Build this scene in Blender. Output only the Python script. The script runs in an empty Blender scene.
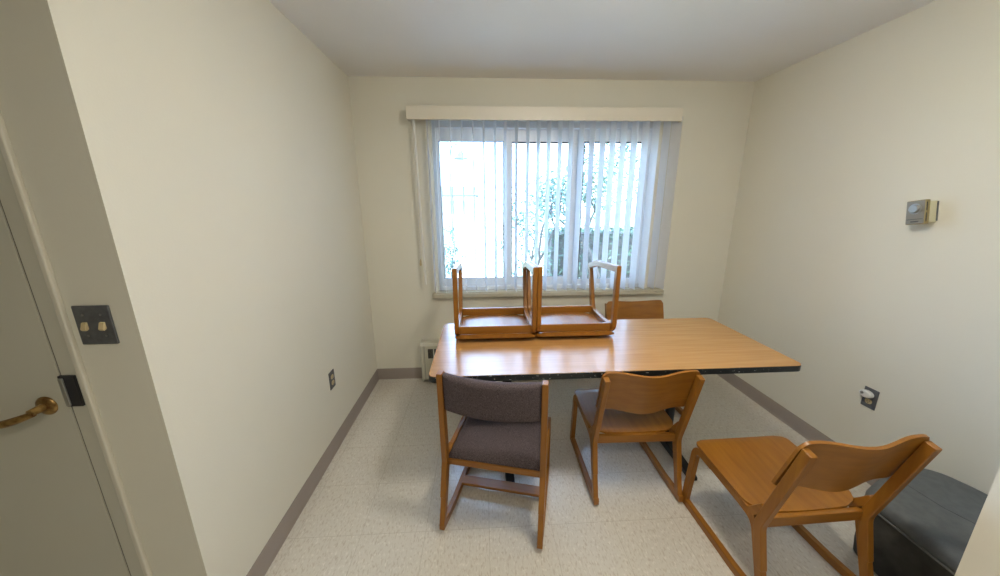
import bpy, bmesh, math, random
from mathutils import Vector, Matrix
random.seed(7)
C = bpy.context.scene.collection
sc = bpy.context.scene
PI = math.pi

# ------------------------------------------------------------------ camera
CAM_H = 1.5247
PITCH, YAW, ROLL, FPX = 0.2424, 0.0523, -0.0055, 338.09
cp, sp, cy, sy = math.cos(PITCH), math.sin(PITCH), math.cos(YAW), math.sin(YAW)
fw = Vector((sy*cp, cy*cp, -sp)); rt = Vector((cy, -sy, 0)); up = rt.cross(fw)
rt2 = rt*math.cos(ROLL) + up*math.sin(ROLL); up2 = up*math.cos(ROLL) - rt*math.sin(ROLL)
cd = bpy.data.cameras.new('camera'); cam = bpy.data.objects.new('camera', cd); C.objects.link(cam)
M = Matrix((rt2, up2, -fw)).transposed().to_4x4(); M.translation = (0, 0, CAM_H)
cam.matrix_world = M
cd.sensor_fit = 'HORIZONTAL'; cd.sensor_width = 36; cd.lens = 36*FPX/1000; cd.clip_start = 0.02; cd.clip_end = 300
sc.camera = cam

# ------------------------------------------------------------------ light and exposure
sc.view_settings.view_transform = 'Standard'; sc.view_settings.look = 'None'
sc.view_settings.gamma = 1.0; sc.view_settings.use_curve_mapping = False
sc.view_settings.exposure = 1.78
LAMP = 22.0                      # glow of the room's ceiling light
w = bpy.data.worlds.new('daylight'); sc.world = w; w.use_nodes = True
bg = w.node_tree.nodes['Background']
bg.inputs['Color'].default_value = (0.42, 0.64, 1.0, 1); bg.inputs['Strength'].default_value = 5.6
sd = bpy.data.lights.new('sun', 'SUN'); sd.energy = 2.6; sd.angle = 0.01; sd.color = (1, .94, .84)
so = bpy.data.objects.new('sun', sd); C.objects.link(so)
so.rotation_euler = Vector((-0.35, 0.6, -1)).to_track_quat('-Z', 'Y').to_euler()
def area(name, loc, rot, sx, sy_, e, col, portal=False):
    d = bpy.data.lights.new(name, 'AREA'); d.shape = 'RECTANGLE'; d.size = sx; d.size_y = sy_; d.energy = e; d.color = col
    o = bpy.data.objects.new(name, d); C.objects.link(o); o.location = loc; o.rotation_euler = rot
    if portal: d.cycles.is_portal = True
    return o
area('window_portal', (.52, 3.03, 1.48), (-PI/2, 0, 0), 1.8, 1.4, 1, (1, 1, 1), True)
area('hall_fill_light', (0.3, -0.55, 2.36), (0, 0, 0), 1.1, .28, 5.5, (1, .92, .80))  # added warm fill from the hall side, no such lamp in view

# ------------------------------------------------------------------ room numbers
D, XL, XR, H, HB = 2.823, -.958, 2.141, 2.44, .101
YP = .938                      # plane of the wall with the door (faces the hall)
WX0, WX1, WZ0, WZ1 = -.372, 1.412, .800, 2.155

# ------------------------------------------------------------------ materials
def mat(name, col, rough=.6, metal=0, spec=.5, coat=0):
    m = bpy.data.materials.new(name); m.use_nodes = True
    b = m.node_tree.nodes['Principled BSDF']
    b.inputs['Base Color'].default_value = (*col, 1); b.inputs['Roughness'].default_value = rough
    b.inputs['Metallic'].default_value = metal; b.inputs['Specular IOR Level'].default_value = spec
    b.inputs['Coat Weight'].default_value = coat; b.inputs['Coat Roughness'].default_value = .25
    return m
def N(m, t, **kw):
    n = m.node_tree.nodes.new(t)
    for k, v in kw.items():
        if k in n.inputs: n.inputs[k].default_value = v
        else: setattr(n, k, v)
    return n
def lk(m, a, b): m.node_tree.links.new(a, b)
def coords(m, scale=(1, 1, 1), which='Object'):
    t = N(m, 'ShaderNodeTexCoord'); mp = N(m, 'ShaderNodeMapping'); mp.inputs['Scale'].default_value = scale
    lk(m, t.outputs[which], mp.inputs['Vector']); return mp.outputs['Vector']
def mottled(name, c1, c2, scale=(8, 8, 8), detail=4, rough=.6, lo=.35, hi=.65, bump=0, coat=0, bscale=None, nscale=1.0, spec=.5):
    m = mat(name, c1, rough, coat=coat, spec=spec); b = m.node_tree.nodes['Principled BSDF']
    v = coords(m, scale)
    n = N(m, 'ShaderNodeTexNoise', Scale=nscale, Detail=detail); lk(m, v, n.inputs['Vector'])
    r = N(m, 'ShaderNodeValToRGB'); r.color_ramp.elements[0].position = lo; r.color_ramp.elements[1].position = hi
    r.color_ramp.elements[0].color = (*c1, 1); r.color_ramp.elements[1].color = (*c2, 1)
    lk(m, n.outputs['Fac'], r.inputs['Fac']); lk(m, r.outputs['Color'], b.inputs['Base Color'])
    if bump:
        n2 = N(m, 'ShaderNodeTexNoise', Scale=1.0, Detail=3); lk(m, coords(m, bscale or scale), n2.inputs['Vector'])
        bp = N(m, 'ShaderNodeBump', Strength=bump, Distance=.002); lk(m, n2.outputs['Fac'], bp.inputs['Height'])
        lk(m, bp.outputs['Normal'], b.inputs['Normal'])
    return m
M_WALL = mottled('cream_wall_paint', (.79, .765, .665), (.81, .785, .685), (1.3,)*3, rough=.55, bump=.12, bscale=(160,)*3, spec=.3)
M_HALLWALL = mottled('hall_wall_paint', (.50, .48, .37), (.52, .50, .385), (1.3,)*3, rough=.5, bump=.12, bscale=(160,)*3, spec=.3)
M_CEIL = mottled('ceiling_paint', (.84, .83, .82), (.87, .86, .85), (1.5,)*3, rough=.9, bump=.1, bscale=(200,)*3)
M_BASE = mottled('taupe_vinyl_cove', (.31, .265, .235), (.335, .285, .255), (5,)*3, rough=.45)
M_DOOR = mat('door_paint', (.60, .585, .50), .4)
M_FRAME = mat('frame_paint', (.70, .67, .57), .35)
def wood(name, c1, c2, axis, rough=.38, coat=.06, spec=.5):
    s = [42, 42, 42]; s[axis] = 3.0
    return mottled(name, c1, c2, tuple(s), detail=5, rough=rough, lo=.3, hi=.72, coat=coat, spec=spec)
W1, W2 = (.25, .094, .008), (.34, .138, .014)
M_WX, M_WY, M_WZ = [wood('honey_oak_grain_%s' % 'xyz'[i], W1, W2, i) for i in range(3)]
M_TABLE = wood('table_laminate', (.44, .215, .065), (.53, .275, .09), 0, rough=.25, coat=0, spec=.7)
M_FAB = mottled('plum_grey_tweed', (.052, .040, .043), (.155, .122, .13), (420,)*3, detail=2, rough=.95, lo=.38, hi=.62, bump=.6, bscale=(420,)*3, spec=.15)
M_BLACK = mat('black_metal', (.008, .010, .011), .35)
M_BAND = mottled('worn_black_edge_band', (.010, .014, .016), (.55, .55, .52), (75, 75, 140), detail=3, rough=.35, lo=.67, hi=.71)
M_ALU = mat('white_window_frame', (.82, .85, .88), .35)
M_GASKET = mat('black_gasket', (.02, .02, .025), .5)
M_SILL = mat('sill_paint', (.60, .56, .45), .4)
M_VALANCE = mat('cream_valance', (.82, .77, .66), .4)
M_HEAT = mat('cream_enamel', (.62, .60, .50), .35)
M_DARK = mat('dark_recess', (.03, .03, .028), .6)
M_FIN = mat('grey_fin', (.16, .15, .13), .5)
M_PLATE = mottled('dark_steel_plate', (.085, .09, .10), (.12, .125, .135), (60,)*3, rough=.4, spec=.6)
M_IVORY = mat('ivory_plastic', (.62, .50, .28), .35)
M_WHITEP = mat('white_plastic', (.78, .77, .74), .3)
M_SCREW = mat('screw_metal', (.35, .35, .35), .35, 1)
M_BRONZE = mottled('worn_bronze', (.20, .10, .035), (.52, .34, .12), (60,)*3, rough=.32, lo=.3, hi=.7)
M_BRONZE.node_tree.nodes['Principled BSDF'].inputs['Metallic'].default_value = .85
M_STEEL = mat('brushed_steel', (.42, .42, .40), .4, .8)
M_THF = mat('pewter_face', (.27, .24, .19), .4, .3)
M_THS = mat('tan_case', (.36, .29, .14), .5)
M_THB = mat('cream_base', (.72, .68, .48), .5)
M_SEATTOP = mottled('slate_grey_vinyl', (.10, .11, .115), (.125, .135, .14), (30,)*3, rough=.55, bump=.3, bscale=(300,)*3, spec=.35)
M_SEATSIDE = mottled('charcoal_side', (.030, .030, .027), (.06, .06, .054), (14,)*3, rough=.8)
M_TRIMLINE = mat('grey_piping', (.13, .135, .135), .5)

def vane_material():
    m = mat('translucent_vane', (.90, .90, .90), .6, spec=.2); nt = m.node_tree
    b = nt.nodes['Principled BSDF']; out = nt.nodes['Material Output']
    t = N(m, 'ShaderNodeBsdfTranslucent'); t.inputs['Color'].default_value = (.92, .94, .97, 1)
    mx = N(m, 'ShaderNodeMixShader', Fac=.45)
    lk(m, b.outputs[0], mx.inputs[1]); lk(m, t.outputs[0], mx.inputs[2]); lk(m, mx.outputs[0], out.inputs['Surface'])
    return m
M_VANE = vane_material()
def glass_material():
    m = mat('window_glass', (1, 1, 1), 0); nt = m.node_tree; out = nt.nodes['Material Output']
    t = N(m, 'ShaderNodeBsdfTransparent'); t.inputs['Color'].default_value = (.93, .95, .96, 1)
    g = N(m, 'ShaderNodeBsdfGlossy', Roughness=0.0); f = N(m, 'ShaderNodeFresnel', IOR=1.45)
    mx = N(m, 'ShaderNodeMixShader'); lk(m, f.outputs[0], mx.inputs[0]); lk(m, t.outputs[0], mx.inputs[1]); lk(m, g.outputs[0], mx.inputs[2])
    lk(m, mx.outputs[0], out.inputs['Surface']); return m
M_GLASS = glass_material()

def floor_material():
    m = mat('streaked_vinyl_tile', (.6, .54, .42), .22, spec=1.0); nt = m.node_tree; b = nt.nodes['Principled BSDF']
    v = coords(m, (1, 1, 1))
    base = N(m, 'ShaderNodeTexNoise', Scale=3.0, Detail=4); lk(m, v, base.inputs['Vector'])
    r0 = N(m, 'ShaderNodeValToRGB'); r0.color_ramp.elements[0].color = (.64, .605, .53, 1); r0.color_ramp.elements[1].color = (.71, .67, .595, 1)
    lk(m, base.outputs['Fac'], r0.inputs['Fac'])
    st = N(m, 'ShaderNodeTexNoise', Scale=1.0, Detail=4, Distortion=.4); lk(m, coords(m, (130, 45, 1)), st.inputs['Vector'])
    r1 = N(m, 'ShaderNodeValToRGB'); r1.color_ramp.elements[0].position = .52; r1.color_ramp.elements[1].position = .66
    lk(m, st.outputs['Fac'], r1.inputs['Fac'])
    mx = N(m, 'ShaderNodeMixRGB', blend_type='MIX'); mx.inputs['Color2'].default_value = (.40, .31, .22, 1)
    ml = N(m, 'ShaderNodeMath', operation='MULTIPLY'); ml.inputs[1].default_value = .42
    lk(m, r1.outputs['Color'], ml.inputs[0]); lk(m, ml.outputs[0], mx.inputs['Fac']); lk(m, r0.outputs['Color'], mx.inputs['Color1'])
    st2 = N(m, 'ShaderNodeTexNoise', Scale=1.0, Detail=3); lk(m, coords(m, (100, 50, 1)), st2.inputs['Vector'])
    r2 = N(m, 'ShaderNodeValToRGB'); r2.color_ramp.elements[0].position = .56; r2.color_ramp.elements[1].position = .7
    lk(m, st2.outputs['Fac'], r2.inputs['Fac'])
    mx2 = N(m, 'ShaderNodeMixRGB'); mx2.inputs['Color2'].default_value = (.88, .84, .76, 1)
    ml2 = N(m, 'ShaderNodeMath', operation='MULTIPLY'); ml2.inputs[1].default_value = .5
    lk(m, r2.outputs['Color'], ml2.inputs[0]); lk(m, ml2.outputs[0], mx2.inputs['Fac']); lk(m, mx.outputs[0], mx2.inputs['Color1'])
    # tile joints every 30.5 cm
    mp = N(m, 'ShaderNodeMapping'); mp.inputs['Location'].default_value = (.60/.3048, -1.62/.3048, 0); mp.inputs['Scale'].default_value = (1/.3048, 1/.3048, 1)
    tc = N(m, 'ShaderNodeTexCoord'); lk(m, tc.outputs['Object'], mp.inputs['Vector'])
    br = N(m, 'ShaderNodeTexBrick', offset=0.0, squash=1.0); br.inputs['Scale'].default_value = 1.0
    br.inputs['Mortar Size'].default_value = .004; br.inputs['Brick Width'].default_value = 1.0; br.inputs['Row Height'].default_value = 1.0
    br.inputs['Mortar Smooth'].default_value = .2
    lk(m, mp.outputs['Vector'], br.inputs['Vector'])
    mx3 = N(m, 'ShaderNodeMixRGB'); mx3.inputs['Color2'].default_value = (.40, .35, .27, 1)
    ml3 = N(m, 'ShaderNodeMath', operation='MULTIPLY'); ml3.inputs[1].default_value = .55
    lk(m, br.outputs['Fac'], ml3.inputs[0]); lk(m, ml3.outputs[0], mx3.inputs['Fac']); lk(m, mx2.outputs[0], mx3.inputs['Color1'])
    lk(m, mx3.outputs[0], b.inputs['Base Color'])
    n2 = N(m, 'ShaderNodeTexNoise', Scale=5.0, Detail=3)
    lk(m, v, n2.inputs['Vector']); bp = N(m, 'ShaderNodeBump', Strength=.1, Distance=.004)
    lk(m, n2.outputs['Fac'], bp.inputs['Height']); lk(m, bp.outputs['Normal'], b.inputs['Normal'])
    return m
M_FLOOR = floor_material()

# ------------------------------------------------------------------ mesh helpers
def obj(name, bm, m, parent=None, bevel=0, sharp=38, smooth=True, segs=2):
    bmesh.ops.recalc_face_normals(bm, faces=bm.faces)
    me = bpy.data.meshes.new(name); bm.to_mesh(me); bm.free()
    mats = m if isinstance(m, (list, tuple)) else [m]
    for q in mats: me.materials.append(q)
    if smooth:
        for p in me.polygons: p.use_smooth = True
        me.set_sharp_from_angle(angle=math.radians(sharp))
    o = bpy.data.objects.new(name, me); C.objects.link(o)
    if parent: o.parent = parent
    if bevel:
        b = o.modifiers.new('bevel', 'BEVEL'); b.width = bevel; b.segments = segs; b.limit_method = 'ANGLE'; b.angle_limit = math.radians(50); b.harden_normals = True
    return o
def thing(name, label=None, cat=None, loc=(0, 0, 0), rotz=0, group=None):
    o = bpy.data.objects.new(name, None); C.objects.link(o); o.location = loc; o.rotation_euler = (0, 0, rotz); o.empty_display_size = .1
    if label: o['label'] = label; o['category'] = cat
    if group: o['group'] = group
    return o
def tag(o, label, cat, group=None):
    o['label'] = label; o['category'] = cat
    if group: o['group'] = group
    return o
def struct(o): o['kind'] = 'structure'; return o
def bx(bm, x0, x1, y0, y1, z0, z1, mi=0):
    vs = [bm.verts.new((x, y, z)) for x in (x0, x1) for y in (y0, y1) for z in (z0, z1)]
    for f in ((0, 1, 3, 2), (4, 6, 7, 5), (0, 4, 5, 1), (2, 3, 7, 6), (0, 2, 6, 4), (1, 5, 7, 3)):
        bm.faces.new([vs[i] for i in f]).material_index = mi
    return vs
def prism(bm, pts, a, lo, hi, mi=0):
    """closed outline pts (2D) extruded along axis a from lo to hi"""
    def P(p, h): q = list(p); q.insert(a, h); return q
    A = [bm.verts.new(P(p, lo)) for p in pts]; B = [bm.verts.new(P(p, hi)) for p in pts]
    n = len(pts)
    fs = [bm.faces.new(A), bm.faces.new(B[::-1])] + [bm.faces.new((A[i], A[(i+1) % n], B[(i+1) % n], B[i])) for i in range(n)]
    for f in fs: f.material_index = mi
def fillet(pts):
    """pts: (y, z[, r]); corners with r become arcs"""
    out = []
    for i, p in enumerate(pts):
        if len(p) < 3 or i in (0, len(pts)-1): out.append(Vector(p[:2])); continue
        a, b, c = Vector(pts[i-1][:2]), Vector(p[:2]), Vector(pts[i+1][:2])
        u = (a-b).normalized(); v = (c-b).normalized(); ang = u.angle(v)
        t = min(p[2]/math.tan(ang/2), (a-b).length*.95, (c-b).length*.95)
        p0, p1 = b+u*t, b+v*t
        for k in range(9):
            s = k/8; out.append(p0*(1-s)**2 + b*2*s*(1-s) + p1*s*s)
    return out
def ribbon(bm, path, wd, x0, th, wfun=None):
    """flat bar following path in the yz plane, wd wide in that plane and th thick along x"""
    rings = []; n = len(path)
    for i, p in enumerate(path):
        d = (path[min(i+1, n-1)]-path[max(i-1, 0)]).normalized(); nr = Vector((-d.y, d.x))
        ww = wd if wfun is None else wfun(i/(n-1))
        a, b = p+nr*ww/2, p-nr*ww/2
        rings.append([bm.verts.new((x0-th/2, a.x, a.y)), bm.verts.new((x0+th/2, a.x, a.y)), bm.verts.new((x0+th/2, b.x, b.y)), bm.verts.new((x0-th/2, b.x, b.y))])
    for r, s in zip(rings, rings[1:]):
        for k in range(4): bm.faces.new((r[k], r[(k+1) % 4], s[(k+1) % 4], s[k]))
    bm.faces.new(rings[0]); bm.faces.new(rings[-1][::-1])
def tube(bm, pts, r, n=12, cap=True):
    pts = [Vector(p) for p in pts]; rings = []; m = len(pts)
    ref = None
    for i, p in enumerate(pts):
        d = (pts[min(i+1, m-1)]-pts[max(i-1, 0)]).normalized()
        if ref is None: ref = d.orthogonal().normalized()
        ref = (ref - d*ref.dot(d)).normalized(); q = d.cross(ref)
        rr = r(i/(m-1)) if callable(r) else r
        rings.append([bm.verts.new(p+(ref*math.cos(2*PI*k/n)+q*math.sin(2*PI*k/n))*rr) for k in range(n)])
    for a, b in zip(rings, rings[1:]):
        for k in range(n): bm.faces.new((a[k], a[(k+1) % n], b[(k+1) % n], b[k]))
    if cap: bm.faces.new(rings[0][::-1]); bm.faces.new(rings[-1])
def shell(bm, nu, nv, f, mi=0):
    """solid from two surfaces: f(u, v, side) for u, v in 0..1, side 0/1"""
    g = [[[bm.verts.new(f(i/nu, j/nv, s)) for j in range(nv+1)] for i in range(nu+1)] for s in (0, 1)]
    for s in (0, 1):
        for i in range(nu):
            for j in range(nv):
                q = (g[s][i][j], g[s][i+1][j], g[s][i+1][j+1], g[s][i][j+1]); bm.faces.new(q if s else q[::-1]).material_index = mi
    ring = [(i, 0) for i in range(nu)] + [(nu, j) for j in range(nv)] + [(i, nv) for i in range(nu, 0, -1)] + [(0, j) for j in range(nv, 0, -1)]
    for (a, b), (c, d) in zip(ring, ring[1:]+ring[:1]):
        bm.faces.new((g[0][a][b], g[0][c][d], g[1][c][d], g[1][a][b])).material_index = mi
def lathe(bm, prof, ctr, axis, n=28, mi=0):
    """prof: (radius, distance along axis)"""
    ax = Vector(axis).normalized(); a = ax.orthogonal().normalized(); b = ax.cross(a); ctr = Vector(ctr)
    rings = [[bm.verts.new(ctr+ax*h+(a*math.cos(2*PI*k/n)+b*math.sin(2*PI*k/n))*max(r, 1e-5)) for k in range(n)] for r, h in prof]
    for p, q in zip(rings, rings[1:]):
        for k in range(n): bm.faces.new((p[k], p[(k+1) % n], q[(k+1) % n], q[k])).material_index = mi
    bm.faces.new(rings[0][::-1]).material_index = mi; bm.faces.new(rings[-1]).material_index = mi
def rrect(x0, x1, y0, y1, r, n=6):
    out = []
    for cx_, cy_, a0 in ((x1-r, y1-r, 0), (x0+r, y1-r, 90), (x0+r, y0+r, 180), (x1-r, y0+r, 270)):
        for k in range(n+1):
            a = math.radians(a0+90*k/n); out.append((cx_+r*math.cos(a), cy_+r*math.sin(a)))
    return out
NB = bmesh.new
def copy_tree(o, parent=None):
    c = o.copy(); C.objects.link(c); c.parent = parent
    for ch in [q for q in bpy.data.objects if q.parent == o]: copy_tree(ch, c)
    return c

# ------------------------------------------------------------------ the setting
HX0, HX1, HY0 = -3.0, 3.2, -1.9
b = NB(); bx(b, HX0, HX1, HY0, D+.18, -.12, 0); struct(obj('floor', b, M_FLOOR, smooth=False))
b = NB(); bx(b, HX0, HX1, HY0, D+.18, H, H+.12); struct(obj('ceiling', b, M_CEIL, smooth=False))
b = NB()
bx(b, XL-.12, WX0, D, D+.18, 0, H); bx(b, WX1, XR+.12, D, D+.18, 0, H)
bx(b, WX0, WX1, D, D+.18, 0, WZ0); bx(b, WX0, WX1, D, D+.18, WZ1, H)
struct(obj('wall_back', b, M_WALL, smooth=False))
b = NB(); bx(b, XL-.12, XL, YP, D, 0, H); struct(obj('wall_left', b, M_WALL, smooth=False))
JX, JY = 1.41, .71
b = NB(); bx(b, XR, XR+.12, JY, D, 0, H); struct(obj('wall_right', b, M_WALL, smooth=False))
b = NB(); bx(b, JX, HX1, JY-.14, JY, 0, H); struct(obj('wall_partition', b, M_WALL, smooth=False))
DX1, DX0, DTOP = -1.196, -2.11, 2.04
b = NB(); bx(b, -1.140, XL-.12, YP, YP+.12, 0, H); bx(b, HX0, DX0-.045, YP, YP+.12, 0, H); bx(b, DX0-.045, -1.140, YP, YP+.12, DTOP+.045, H)
struct(obj('wall_front', b, M_WALL, smooth=False))
b = NB(); bx(b, HX0, HX1, HY0-.1, HY0, 0, H); struct(obj('wall_hall', b, M_HALLWALL, smooth=False))
b = NB(); bx(b, HX0-.1, HX0, HY0, YP, 0, H); struct(obj('wall_hall_left', b, M_HALLWALL, smooth=False))
b = NB(); bx(b, HX1, HX1+.1, HY0, JY, 0, H); struct(obj('wall_hall_right', b, M_HALLWALL, smooth=False))
def cove(h=HB):
    return [(0, 0), (.011, 0), (.0105, .004), (.006, .010), (.0038, .018), (.0035, h-.002), (.002, h), (0, h)]
def baseboard(name, a, lo, hi, wallpos, sign):
    b = NB()
    if a == 1: prism(b, [(wallpos+sign*d, z) for d, z in cove()], 1, lo, hi)
    else: prism(b, [(wallpos+sign*d, z) for d, z in cove()], 0, lo, hi)
    struct(obj(name, b, M_BASE, sharp=50))
baseboard('baseboard_left', 1, YP, D, XL, 1)
baseboard('baseboard_back', 0, XL, XR, D, -1)
baseboard('baseboard_right', 1, JY, D, XR, -1)

# door and its metal frame
dr = struct(thing('door_1'))
b = NB(); bx(b, DX0, DX1-.006, YP-.003, YP+.044, .008, DTOP-.003); obj('door_leaf', b, M_DOOR, dr, bevel=.0015)
b = NB()
for s, xa, xb in ((1, DX1, -1.140), (-1, DX0-.044, DX0)):
    bx(b, xa, xb, YP-.0035, YP+.12, 0, DTOP+.044)
bx(b, DX0, DX1, YP-.0035, YP+.12, DTOP, DTOP+.044)
obj('door_frame', b, M_DOOR, dr, bevel=.002)
b = NB()
bx(b, -1.146, -1.129, YP-.013, YP+.002, 0, DTOP+.055); bx(b, DX0-.056, DX0-.039, YP-.013, YP+.002, 0, DTOP+.055); bx(b, DX0-.056, -1.129, YP-.013, YP+.002, DTOP+.04, DTOP+.057)
obj('frame_edge', b, M_FRAME, dr, bevel=.005, segs=3)
b = NB(); bx(b, DX1-.0062, DX1+.0005, YP+.0005, YP+.03, .01, DTOP); obj('door_gap_shade', b, mat('gap_shade_grey', (.17, .155, .13), .6), dr, smooth=False)  # strip coloured dark to stand for the shade in the door gap
# lever handle
hx, hz = -1.262, .968
b = NB(); lathe(b, [(.029, 0), (.029, .003), (.024, .007), (.012, .010), (.010, .04), (0.0, .042)], (hx, YP-.0025, hz), (0, -1, 0))
hd = obj('door_handle', b, M_BRONZE, dr, sharp=60); hd['label'] = 'worn bronze lever handle'
b = NB()
pts = []
for k in range(15):
    t = k/14; pts.append((hx-.155*t+.004, YP-.038-.012*math.sin(PI*t), hz-.004-.030*math.sin(t*PI*.62)+.004*t))
tube(b, pts, lambda t: .0085+.0025*math.sin(PI*min(1, t*1.3)), 14)
obj('lever', b, M_BRONZE, hd, sharp=60)
b = NB()
tube(b, [(hx-.100, YP-.050, hz-.008), (hx-.125, YP-.049, hz-.013), (hx-.153, YP-.048, hz-.021)], .0058, 10)
obj('lever_tip', b, M_BRONZE, hd, sharp=60)
# latch strike
b = NB(); bx(b, -1.200, -1.157, YP-.010, YP+.02, .966, 1.062); sp_ = obj('strike_plate', b, M_GASKET, dr, bevel=.001); sp_['label'] = 'black strike recess in the door frame'
b = NB(); bx(b, -1.198, -1.186, YP-.014, YP-.008, .969, 1.056); o = obj('strike_lip', b, M_STEEL, sp_, bevel=.002)

# ------------------------------------------------------------------ window
wn = struct(thing('window_1'))
def ring(bm, x0, x1, z0, z1, wl, wr, wb, wt, y0, y1):
    bx(bm, x0, x0+wl, y0, y1, z0, z1); bx(bm, x1-wr, x1, y0, y1, z0, z1)
    bx(bm, x0+wl, x1-wr, y0, y1, z0, z0+wb); bx(bm, x0+wl, x1-wr, y0, y1, z1-wt, z1)
FY = D+.05
b = NB(); ring(b, WX0, WX1, WZ0+.004, WZ1, .025, .025, .03, .05, FY-.02, FY+.09); obj('window_frame', b, M_ALU, wn, bevel=.003)
G = [(-.33, .185, .902, 2.012), (.255, .752, .902, 2.012), (.838, 1.330, .88, 2.012)]
for i, (x0, x1, z0, z1) in enumerate(G):
    l = .022 if i == 0 else .035; r = .035 if i < 2 else .062
    lx, rx = x0-l, x1+r
    if i == 1: lx = .215; rx = .80
    if i == 2: lx = .795
    if i == 0: rx = .218
    yy = FY+.012 if i != 1 else FY+.034
    b = NB(); ring(b, lx, rx, WZ0+.034, WZ1-.05, x0-lx, rx-x1, z0-WZ0-.034, WZ1-.05-z1, yy, yy+.03)
    sh = obj('sash', b, M_ALU, wn, bevel=.002)
    b = NB(); ring(b, x0-.003, x1+.003, z0-.003, z1+.003, .007 if i < 2 else .01, .008 if i == 0 else .013, .006, .007 if i == 0 else .012, yy+.004, yy+.022); obj('gasket', b, M_GASKET, sh)
    b = NB(); bx(b, x0-.002, x1+.002, yy+.012, yy+.016, z0-.002, z1+.002); obj('pane', b, M_GLASS, sh, smooth=False)
b = NB(); bx(b, WX0-.055, WX1+.17, D-.045, D+.0, .757, .792); bx(b, WX0-.045, WX1+.16, D-.035, D+.04, .790, .803)
obj('window_sill', b, M_SILL, wn, bevel=.004)

# ------------------------------------------------------------------ vertical blind
VY = 2.753
bl = thing('vertical_blind', 'white vertical blind with boxed cream valance hanging over the window', 'blind', (.5, VY, .8))
def bobj(name, bm, m, **k):
    o = obj(name, bm, m, None, **k); o.parent = bl; o.matrix_parent_inverse = Matrix.Translation((-.5, -VY, -.8)); return o
b = NB()
vx0, vx1, vz0, vz1, vy = -.531, 1.528, 2.128, 2.221, D-.115
bx(b, vx0, vx1, vy, vy+.006, vz0, vz1); bx(b, vx0, vx0+.006, vy+.006, D-.001, vz0, vz1); bx(b, vx1-.006, vx1, vy+.006, D-.001, vz0, vz1); bx(b, vx0+.006, vx1-.006, vy+.006, D-.001, vz1-.006, vz1)
bobj('valance', b, M_VALANCE, bevel=.002)
b = NB(); bx(b, vx0+.03, vx1-.03, VY-.022, VY+.022, 2.165, 2.205); bobj('headrail', b, M_ALU, bevel=.002)
first = None
def vane_mesh(zb):
    b = NB(); L = .089
    def f(u, v, s):
        yy = (u-.5)*L; bow = .004*(1-(2*u-1)**2)
        return (bow+(s-.5)*.0009, yy, zb+(2.168-zb)*v)
    shell(b, 8, 1, f); return b
vx = [(-.392, 16)] + [(-.303+.0829*i, 9.5) for i in range(22)] + [(1.515, 24)]
for i, (x, a) in enumerate(vx):
    if first is None:
        first = bobj('vane', vane_mesh(.818), M_VANE, sharp=60); o = first; base = o
    else:
        o = base.copy(); C.objects.link(o)
    o.location = (x+random.uniform(-.003, .003), VY, random.uniform(-.003, .003)); o.rotation_euler = (0, 0, math.radians(a+random.uniform(-1.2, 1.2)))
b = NB(); tube(b, [(-.487, D-.085, 2.17), (-.479, D-.08, 1.5), (-.470, D-.075, .885)], .0095, 10); o = bobj('wand', b, M_WHITEP)
b = NB(); tube(b, [(-.508, D-.05, 2.17), (-.503, D-.045, 1.6), (-.507, D-.04, 1.09)], .0018, 6); o = bobj('cord', b, M_WHITEP)
b = NB(); lathe(b, [(.002, 0), (.007, -.02), (.009, -.05), (.004, -.06)], (-.507, D-.04, 1.095), (0, 0, 1), 12); cw = bobj('cord_weight', b, M_IVORY)
b = NB(); lathe(b, [(.010, 0), (.010, -.006), (.004, -.02)], (-.482, D, .985), (0, 1, 0), 12); bobj('tension_clip', b, M_STEEL)

# ------------------------------------------------------------------ heater
ht = thing('wall_heater', 'low cream convector heater standing against the wall under the window', 'heater', (-.54, 2.72, 0))
def hobj(name, bm, m, parent=None, **k):
    o = obj(name, bm, m, None, **k); o.parent = parent or ht
    if parent is None: o.matrix_parent_inverse = Matrix.Translation((.54, -2.72, 0))
    return o
hx0, hx1 = -.545, 1.60
b = NB(); prism(b, [(2.728, .03), (2.728, .345), (2.745, .365), (D-.012, .372), (D-.012, .03)], 0, hx0+.012, hx1-.012); hobj('cabinet', b, M_HEAT, bevel=.003)
for xa, xb in ((hx0, hx0+.014), (hx1-.014, hx1)):
    b = NB(); prism(b, [(2.722, .012), (2.722, .348), (2.742, .371), (D-.012, .378), (D-.012, .012)], 0, xa, xb); hobj('end_cap', b, M_HEAT, bevel=.003)
b = NB()
x = hx0+.062
cells = []
while x < hx1-.1: cells.append(x); x += .054
for x in cells:
    bx(b, x, x+.044, 2.7262, 2.730, .232, .318)
    for k in range(9): bx(b, x+.004+k*.0043, x+.0055+k*.0043, 2.7245, 2.7275, .234, .316, 1)
hobj('grille', b, [M_DARK, M_FIN], smooth=False)
b = NB(); bx(b, hx0+.03, hx0+.033, 2.7262, 2.730, .035, .345); hobj('panel_seam', b, M_FIN, smooth=False)

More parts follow.
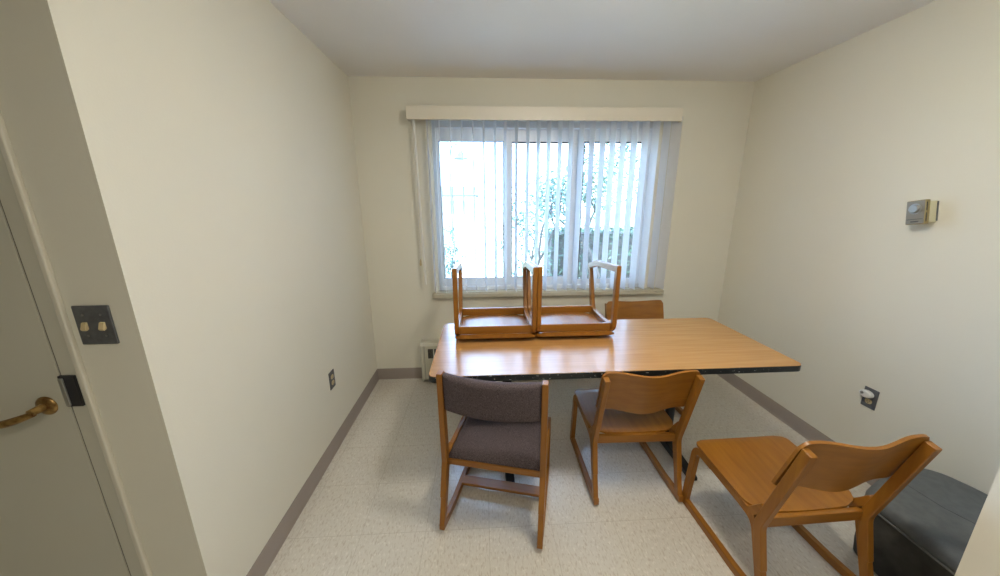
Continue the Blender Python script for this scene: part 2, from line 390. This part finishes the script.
# ------------------------------------------------------------------ table
TX0, TX1, TY0, TY1, TZ = -.268, 1.602, 1.460, 2.200, .737
tb = thing('table', 'long wood laminate table with black edge on black pedestal legs', 'table', ((TX0+TX1)/2, (TY0+TY1)/2, 0))
tl = tb.location.copy()
b = NB(); hx_, hy_ = (TX1-TX0)/2, (TY1-TY0)/2
prism(b, rrect(-hx_+.0015, hx_-.0015, -hy_+.0015, hy_-.0015, .038), 2, TZ-.003, TZ); obj('tabletop', b, M_TABLE, tb, sharp=30)
b = NB(); prism(b, rrect(-hx_, hx_, -hy_, hy_, .04), 2, TZ-.034, TZ-.002); o = obj('edge_band', b, M_BAND, tb, sharp=30, bevel=.003)
for X in (.134-tl.x, 1.168-tl.x):
    pd = NB(); tube(pd, [(X, 0, .05), (X, 0, TZ-.045)], .028, 16); po = obj('pedestal', pd, M_BLACK, tb)
    pd = NB(); prism(pd, [(-.30, 0), (-.30, .022), (-.27, .034), (0, .058), (.27, .034), (.30, .022), (.30, 0)], 0, X-.025, X+.025); obj('foot', pd, M_BLACK, tb, bevel=.008, segs=3)
    pd = NB(); prism(pd, [(-.28, TZ-.034), (-.28, TZ-.045), (-.05, TZ-.07), (.05, TZ-.07), (.28, TZ-.045), (.28, TZ-.034)], 0, X-.03, X+.03); obj('top_bracket', pd, M_BLACK, tb, bevel=.003)

# ------------------------------------------------------------------ chairs
def side_parts(root, W, fabric=False, rise=None):
    th = .026
    if not fabric:
        FT, RF, J, PT, RZ = (.207, .358), (-.250, .03), (-.163, .335), (-.285, .736), .014
    else:
        FT, RF, J, PT, RZ = (.215, .365), (-.262, .04), (-.176, .355), (-.199, .808), .026
    RZ = rise or RZ
    for s in (-1, 1):
        x = s*W
        b = NB(); ribbon(b, fillet([(.236, .020), (FT[0], FT[1], .05), (.09, FT[1]-.008)]), .036, x, th); obj('leg', b, M_WZ, root, bevel=.004)
        b = NB(); ribbon(b, fillet([(.10, FT[1]-.0075), (J[0]+.035, J[1]-.001, .045), (J[0]-.025, J[1]+.08)] if not fabric else [(.10, FT[1]-.0075), (J[0]+.01, J[1])]), .032, x, th-.0016); obj('side_rail', b, M_WY, root, bevel=.004)
        b = NB(); ribbon(b, fillet([RF, (J[0]+.004, J[1]-.006, .07), (J[0]+.08, J[1]+.004)]), .036, x, th-.0008); obj('leg', b, M_WZ, root, bevel=.004)
        b = NB(); ribbon(b, fillet([(J[0]-.052, J[1]-.18), (J[0]-.012, J[1]-.01, .10 if not fabric else .04), PT]), .036 if not fabric else .040, x, th+.0008); obj('back_post', b, M_WZ, root, bevel=.004)
        b = NB(); ribbon(b, fillet([(.254, .018), (-.10, .018, .05), (-.276, .018+RZ)]), .036, x, th+.0004); obj('runner', b, M_WY, root, bevel=.004)
    b = NB(); bx(b, -W+.012, W-.012, J[0]-.012, J[0]+.010, J[1]-.034, J[1]+(.012 if not fabric else -.004)); obj('cross_rail', b, M_WX, root, bevel=.004)
    b = NB(); bx(b, -W+.012, W-.012, .178, .20, .322, .366); obj('cross_rail', b, M_WX, root, bevel=.004)
    return J, PT
def make_plain_chair(name='wooden_chair', W=.222, rise=None):
    root = thing(name)
    J, PT = side_parts(root, W, False, rise)
    Wo = W+.014
    # dished plywood seat
    yf, yr = .229, -.150
    def f(u, v, s):
        r = .045 if v < .5 else .075; y = yf+(yr-yf)*v
        d = min(yf-y, y-yr); hw = Wo if d >= r else Wo-r+math.sqrt(max(0, r*r-(r-d)**2))
        hw = max(hw, Wo-r)
        x = (2*u-1)*hw
        dish = (1-(x/Wo)**2)
        yb = y-(.008*dish*max(0, v-.7)/.3)
        z = .390-.028*v-.020*dish*math.sin(PI*min(1, v*1.02))**.8*(.35+.65*v) - .016*dish*max(0, v-.6)/.4*.6
        if v < .12: z -= .008*((.12-v)/.12)**2
        th = .0105+(.013*min(1, (.1-v)/.04) if v < .1 and abs(x) < W-.014 else 0)
        return (x, yb, z-(0 if s else th))
    b = NB(); shell(b, 20, 26, f); obj('seat', b, M_WY, root, sharp=50)
    # curved plywood backrest in front of the posts
    dv = Vector((PT[0]-J[0], PT[1]-J[1])); Ls = dv.length; dv.normalize(); nv = Vector((dv.y, -dv.x))
    if nv.x < 0: nv = -nv
    def g(u, v, s):
        x = (2*u-1)*Wo; a = abs(x)/Wo
        c = .5+.5*math.cos(PI*min(1, a/.80))
        r = .03; e = Wo-abs(x)
        corner = 0 if e >= r else r-math.sqrt(max(0, r*r-(r-e)**2))
        top = Ls+.018-corner*.9-.006*c; bot = Ls-.224-.012*c+corner*.35
        q = bot+(top-bot)*v
        off = .0185+(.0115 if s else 0)-.030*c
        p = Vector(J)+dv*q+nv*off
        return (x, p.x, p.y)
    b = NB(); shell(b, 30, 8, g); obj('backrest', b, M_WX, root, sharp=50)
    for s in (-1, 1):
        for q in (Ls-.035, Ls-.16):
            b = NB(); p = Vector(J)+dv*q-nv*.0178
            lathe(b, [(.0045, 0), (.0045, .001)], (s*W, p.x, p.y), (0, -nv.x, -nv.y), 10); obj('screw', b, M_DARK, root)
    return root
def place(o, x, y, rz, label, rot=None):
    o.location = (x, y, 0) if rot is None else (x, y, rot[3])
    o.rotation_euler = (0, 0, rz) if rot is None else rot[:3]
    o['label'] = label; o['category'] = 'chair'; o['group'] = 'wooden chairs around the table'
    return o
proto = make_plain_chair()
place(proto, .793, 1.670, -.018, 'bare wooden chair pulled up to the near side of the table')
place(copy_tree(proto), 1.267, 1.172, .024, 'bare wooden chair standing away from the table beside the grey ottoman')
place(copy_tree(proto), 1.236, 2.315, PI+.02, 'bare wooden chair on the window side of the table, only its backrest showing')
inv = make_plain_chair(W=.2265, rise=.036)
inv.scale = (1, 1.03, 1.09)
TILT = math.radians(4.0)
place(inv, .0705, 2.112, 0, 'upside down wooden chair on the left end of the table', (PI-TILT, 0, 0, TZ+.4265))
place(copy_tree(inv), .5520, 2.118, 0, 'upside down wooden chair on the table, the right one of the pair', (PI-TILT, 0, 0, TZ+.4265))

# upholstered chair
uc = thing('upholstered_chair', 'wooden chair with plum grey fabric seat and back at the left end of the table', 'chair', (.079, 1.504, 0), -.255)
W = .231
J, PT = side_parts(uc, W, True)
def f(u, v, s):
    yf, yr = .225, -.180; Wi = .218
    e = 4; X = 2*u-1; Y = 2*v-1
    y = yf+(yr-yf)*v; edge = (1-abs(X)**8)*(1-abs(Y)**8)
    z = .352 if not s else .368+.048*edge**.55-.010*(1-X*X)*v
    if s and v < .2: z -= .02*((.2-v)/.2)**2
    return (X*Wi, y, z)
b = NB(); shell(b, 26, 26, f); obj('seat', b, M_FAB, uc, sharp=80)
dv = Vector((PT[0]-J[0], PT[1]-J[1])); Ls = dv.length; dv.normalize(); nv = Vector((dv.y, -dv.x))
if nv.x < 0: nv = -nv
def g(u, v, s):
    X = 2*u-1; x = X*.2185; c = 1-X*X
    edge = ((1-abs(X)**10)*(1-abs(2*v-1)**6))**.5
    top = Ls-.006; bot = Ls-.182-.004*c
    q = bot+(top-bot)*v
    off = (-.012-.010*edge if not s else .014+.014*edge)-.034*c
    p = Vector(J)+dv*q+nv*off; return (x, p.x, p.y)
b = NB(); shell(b, 26, 16, g); obj('backrest', b, M_FAB, uc, sharp=80)
b = NB(); bx(b, -W+.012, W-.012, -.008, .052, .030, .046); obj('stretcher', b, M_WX, uc, bevel=.003)

# ------------------------------------------------------------------ ottoman
ot = thing('ottoman', 'low slate grey upholstered ottoman with rounded corners beside the right wall', 'ottoman', (1.86, .99, 0))
raw = [(1.615, .765, .03), (1.622, 1.115, .05), (1.80, 1.196, .15), (1.975, 1.245, .12), (2.075, 1.205, .07), (2.122, 1.08, .06), (2.122, .765, .03)]
def rounded(raw, off):
    n = len(raw); cxm, cym = 1.86, .99; out = []
    for i in range(n):
        a, bb, c = Vector(raw[i-1][:2]), Vector(raw[i][:2]), Vector(raw[(i+1) % n][:2])
        u, v = a-bb, c-bb; t = min(raw[i][2], u.length*.48, v.length*.48)
        p0, p1 = bb+u.normalized()*t, bb+v.normalized()*t
        for k in range(7):
            s = k/6; p = p0*(1-s)**2+bb*2*s*(1-s)+p1*s*s
            out.append(p)
    m = len(out); res = []
    for i, p in enumerate(out):
        d = (out[(i+1) % m]-out[i-1]).normalized(); nrm = Vector((-d.y, d.x))
        if nrm.dot(p-Vector((cxm, cym))) < 0: nrm = -nrm
        res.append((p.x+nrm.x*off-cxm, p.y+nrm.y*off-cym))
    return res
def loft(bm, rings):
    R = [[bm.verts.new((x, y, z)) for x, y in rounded(raw, off)] for off, z in rings]
    n = len(R[0])
    for a, c in zip(R, R[1:]):
        for k in range(n): bm.faces.new((a[k], a[(k+1) % n], c[(k+1) % n], c[k]))
    bm.faces.new(R[0][::-1]); bm.faces.new(R[-1])
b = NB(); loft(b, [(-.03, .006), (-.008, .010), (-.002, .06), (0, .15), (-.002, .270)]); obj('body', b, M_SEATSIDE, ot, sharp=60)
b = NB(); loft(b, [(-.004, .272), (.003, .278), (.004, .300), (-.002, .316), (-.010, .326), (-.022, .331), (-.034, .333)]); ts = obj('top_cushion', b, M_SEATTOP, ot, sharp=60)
b = NB(); tube(b, [(-.05, .19, .3335), (-.036, .13, .3335), (-.03, .02, .3335), (0, -.06, .3335)], .0009, 6); obj('seam', b, M_SEATSIDE, ot)
b = NB(); loft(b, [(.000, .266), (.0055, .2685), (.0055, .2735), (.000, .276)]); obj('piping', b, M_TRIMLINE, ot, sharp=60)
for dx in (-.16, .16):
    for dy in (-.16, .06):
        b = NB(); lathe(b, [(.018, 0), (.022, .007)], (dx, dy, 0), (0, 0, 1), 14); obj('foot', b, M_BLACK, ot)

# ------------------------------------------------------------------ wall fittings
sw = thing('light_switch', 'dark metal double switch plate with two ivory toggles beside the door', 'light switch', (-1.063, YP, 1.209))
b = NB(); bx(b, -.0475, .0475, -.006, 0, -.056, .056); obj('wall_plate', b, M_PLATE, sw, bevel=.003)
for X in (-.023, .023):
    b = NB(); prism(b, [(-.004, .010), (-.010, .009), (-.016, -.008), (-.013, -.014), (-.009, -.013), (-.004, -.009)], 0, X-.0065, X+.0065); obj('toggle', b, M_IVORY, sw, bevel=.0015)
    for Z in (-.03, .03):
        b = NB(); lathe(b, [(.0032, 0), (.003, .001), (0, .0015)], (X, -.006, Z), (0, -1, 0), 10); obj('screw', b, M_SCREW, sw)
def outlet(label, x, y, z, sgn):
    t = thing('power_outlet', label, 'outlet', (x, y, z), 0, 'dark wall outlets')
    b = NB(); a, c = sorted((0, sgn*.005)); bx(b, a, c, -.035, .035, -.057, .057); obj('wall_plate', b, M_PLATE, t, bevel=.0022)
    for Z in (.0195, -.0195):
        b = NB(); a, c = sorted((sgn*.004, sgn*.0072))
        prism(b, [(p, q+Z) for p, q in rrect(-.0165, .0165, -.0135, .0135, .011)], 0, a, c); r = obj('receptacle', b, M_IVORY, t)
        b = NB(); a, c = sorted((sgn*.0070, sgn*.0076))
        for dy in (-.006, .006): bx(b, a, c, dy-.001, dy+.001, Z-.001, Z+.007)
        bx(b, a, c, -.0022, .0022, Z-.009, Z-.005)
        obj('slot', b, M_DARK, r, smooth=False)
    return t
outlet('dark outlet plate with two ivory sockets low on the left wall', XL, 1.977, .463, 1)
outlet('dark outlet plate on the right wall behind the white plug-in device', XR, 1.566, .468, -1)
pg = thing('plug_in_device', 'white oval plug-in device in the outlet on the right wall', 'plug', (XR-.008, 1.572, .492))
b = NB()
prism(b, [(p, q) for p, q in [(.031*math.cos(2*PI*k/24), .021*math.sin(2*PI*k/24)) for k in range(24)]], 0, -.028, 0)
obj('housing', b, M_WHITEP, pg, bevel=.008, segs=4, sharp=50)
b = NB(); lathe(b, [(.008, 0), (.008, .002), (.005, .004)], (-.028, .012, .004), (-1, 0, 0), 14); obj('sensor', b, M_STEEL, pg)

th_ = thing('thermostat', 'small pewter and cream thermostat box mounted on the right wall', 'thermostat', (XR, 1.556, 1.476)); th_.rotation_euler = (math.radians(-9), 0, 0)
b = NB(); bx(b, -.034, 0, -.038, .036, -.050, .050); obj('base', b, M_THB, th_, bevel=.002)
b = NB(); bx(b, -.058, -.034, -.037, .036, -.056, .057); cs = obj('case', b, M_THS, th_, bevel=.003)
b = NB(); bx(b, -.0595, -.0575, -.0345, .0335, -.0535, .0545); bx(b, -.0605, -.059, -.031, .030, -.0335, -.031, 1); bx(b, -.0605, -.059, -.016, .014, -.046, -.041, 1)
obj('face_plate', b, [M_THF, M_DARK], cs)
b = NB(); lathe(b, [(.025, 0), (.025, .002), (.019, .003), (.019, .010), (.016, .013), (0, .013)], (-.0595, 0, .017), (-1, 0, 0), 32); obj('dial', b, M_STEEL, th_)
b = NB()
for k in range(2): bx(b, -.054, -.049, -.0378, -.0365, -.044+k*.050, -.004+k*.050)
obj('vent', b, M_DARK, cs, smooth=False)
b = NB(); bx(b, -.003, 0, -.043, .038, -.044, .048); obj('back_plate', b, M_PLATE, th_, bevel=.001)

# room ceiling lamp: a round dome just above the picture
rl = thing('ceiling_light', 'round white dome ceiling light of the dining nook, above the picture', 'ceiling light', (.62, 1.05, H))
b = NB(); lathe(b, [(.175, 0), (.175, -.025), (.165, -.028)], (0, 0, 0), (0, 0, 1), 36); obj('rim', b, M_WHITEP, rl)
M_LAMP = mat('glowing_dome', (.9, .88, .8), .5); _b = M_LAMP.node_tree.nodes['Principled BSDF']
_b.inputs['Emission Color'].default_value = (1, .93, .79, 1); _b.inputs['Emission Strength'].default_value = LAMP
b = NB(); lathe(b, [(.160, -.026), (.158, -.045), (.14, -.075), (.10, -.098), (.05, -.110), (0, -.113)], (0, 0, 0), (0, 0, 1), 36); obj('dome', b, M_LAMP, rl)

# unseen housing added to go with the fill light behind the camera
lp = thing('added_fill_lamp', 'long unseen fill lamp added in the hall behind the camera', 'ceiling lamp', (.3, -.55, H))
b = NB(); bx(b, -.62, .62, -.17, .17, -.05, 0); obj('housing', b, M_WHITEP, lp, bevel=.004)

# ------------------------------------------------------------------ outside
M_LAWN = mottled('sunny_lawn', (.34, .36, .22), (.46, .46, .30), (3,)*3, rough=.95)
M_PAVE = mottled('pale_concrete', (.55, .54, .52), (.62, .61, .59), (6,)*3, rough=.9)
M_BARK = mottled('grey_bark', (.035, .03, .027), (.07, .06, .052), (20, 20, 5), rough=.9)
M_LEAF = mottled('grey_green_leaf', (.04, .08, .07), (.09, .155, .12), (3,)*3, rough=.6)
M_LEAF2 = mottled('mid_green_leaf', (.04, .07, .05), (.09, .14, .085), (3,)*3, rough=.6)
M_HOUSE = mat('pale_siding', (.58, .58, .56), .8); M_ROOF = mat('grey_roof', (.09, .10, .12), .8); M_PANE = mat('far_window', (.20, .22, .24), .3)
M_POST = mat('lamp_post_grey', (.07, .08, .09), .5)
GZ = -.15
b = NB(); bx(b, -40, 40, D+.2, 80, GZ-.2, GZ); o = obj('lawn', b, M_LAWN, smooth=False); struct(o)
b = NB(); prism(b, [(-.55, D+.3), (.65, D+.3), (.55, 8), (.3, 16), (-.2, 24), (-1.2, 24), (-.95, 14), (-.75, 8)], 2, GZ, GZ+.02); struct(obj('path', b, M_PAVE, smooth=False))
def leaves(bm, centre, rad, n, size, shape=None):
    for _ in range(n):
        while True:
            p = Vector((random.uniform(-1, 1), random.uniform(-1, 1), random.uniform(-1, 1)))
            if p.length < 1: break
        p = Vector((p.x*rad[0], p.y*rad[1], p.z*rad[2]))+Vector(centre)
        d = Vector((random.gauss(0, 1), random.gauss(0, 1), random.gauss(0, .7))).normalized(); e = d.orthogonal().normalized()
        e.rotate(Matrix.Rotation(random.uniform(0, 6.3), 3, d)); s = size*random.uniform(.6, 1.3)
        q = [p-d*s, p+e*s*.38, p+d*s, p-e*s*.38]
        bm.faces.new([bm.verts.new(v) for v in q])
def branch(bm, p, d, L, r, depth, tips):
    pts = [p]; q = p.copy()
    for k in range(5):
        d = (d+Vector((random.gauss(0, .16), random.gauss(0, .16), random.gauss(0, .06)))).normalized(); q = q+d*L/5; pts.append(q.copy())
    tube(bm, pts, lambda t: r*(1-.45*t), 7)
    tips.append(q)
    if depth:
        for k in range(3 if depth > 1 else 2):
            nd = (d+Vector((random.uniform(-1, 1), random.uniform(-.8, .8), random.uniform(-.1, .7)))*.75).normalized()
            branch(bm, pts[random.choice((3, 4, 5))], nd, L*.62, r*.58, depth-1, tips)
def tree(name, label, x, y, lean, L, r, nleaf, spread, leaf, size, extra=()):
    t = thing(name, label, 'tree', (x, y, GZ)); b = NB(); tips = []
    branch(b, Vector((0, 0, 0)), Vector(lean).normalized(), L, r, 3, tips); obj('trunk', b, M_BARK, t)
    b = NB()
    for p in tips: leaves(b, p, (spread,)*3, nleaf, size)
    for c, rd, n in extra: leaves(b, c, rd, n, size)
    obj('foliage', b, leaf, t, smooth=False)
tree('garden_tree', 'small tree with sparse grey green leaves outside the middle of the window', .78, 5.0, (.25, 0, 1), 1.0, .035, 26, .22, M_LEAF, .035,
     [((-.30, 0, 1.1), (.24, .2, .75), 260), ((-.1, .1, 1.6), (.4, .3, .5), 200)])
random.seed(12)
tree('garden_tree', 'taller leafy tree outside the right side of the window', 2.35, 6.5, (.05, 0, 1), 1.3, .05, 60, .42, M_LEAF2, .045,
     [((0, 0, 2.3), (.85, .5, .75), 1500)])
hd_ = thing('hedge', 'clipped green hedge beyond the trees outside the window', 'hedge', (3.4, 7.6, GZ))
b = NB(); bx(b, -1.9, 3.0, -.35, .35, 0, 1.05); 
for v in b.verts: pass
obj('woody_core', b, M_BARK, hd_, smooth=False)
b = NB(); leaves(b, (.55, 0, .58), (0, 0, 0), 0, .05)
for _ in range(5200):
    x, y, z = random.uniform(-2.0, 3.1), random.choice((-.4, .4))+random.gauss(0, .04), random.uniform(0, 1.14)
    if random.random() < .3: y = random.uniform(-.42, .42); z = 1.1+random.gauss(0, .04)
    leaves(b, (x, y, z), (.03,)*3, 1, .05)
obj('foliage', b, M_LEAF2, hd_, smooth=False)
sb = thing('shrub', 'small leafy shrub by the path at the left of the window view', 'shrub', (-.66, 7.0, GZ))
b = NB()
for k in range(6): tube(b, [(0, 0, 0), (random.uniform(-.15, .15), random.uniform(-.15, .15), .8)], .008, 5)
obj('stem', b, M_BARK, sb)
b = NB(); leaves(b, (0, 0, .65), (.28, .28, .62), 520, .045); obj('foliage', b, M_LEAF, sb, smooth=False)
ls = thing('street_lamp', 'thin curved lamp post with a bell shade far outside the window', 'street lamp', (-1.36, 16, GZ))
b = NB(); tube(b, [(0, 0, 0), (0, 0, 3.7), (.03, 0, 4.0), (.14, 0, 4.2), (.30, 0, 4.25), (.43, 0, 4.2), (.49, 0, 4.05)], .035, 10); obj('post', b, M_POST, ls)
b = NB(); lathe(b, [(.05, .26), (.10, .20), (.18, .06), (.36, -.08), (.33, -.10)], (.49, 0, 3.72), (0, 0, 1), 20); obj('lamp_shade', b, M_POST, ls)
hs = thing('building', 'pale low building with a grey roof far outside the window', 'building', (-2.0, 30, GZ))
b = NB(); bx(b, -2.6, 1.5, 0, 5, 0, 2.5); obj('wall', b, M_HOUSE, hs, smooth=False)
b = NB(); prism(b, [(-.5, 2.45), (2.5, 3.3), (5.5, 2.45), (5.5, 2.35), (-.5, 2.35)], 0, -2.9, 1.8); obj('roof', b, M_ROOF, hs, smooth=False)
for X in (-1.9, -.6, .6):
    b = NB(); bx(b, X-.4, X+.4, -.03, .02, .9, 2.0); obj('window', b, M_PANE, hs, smooth=False)
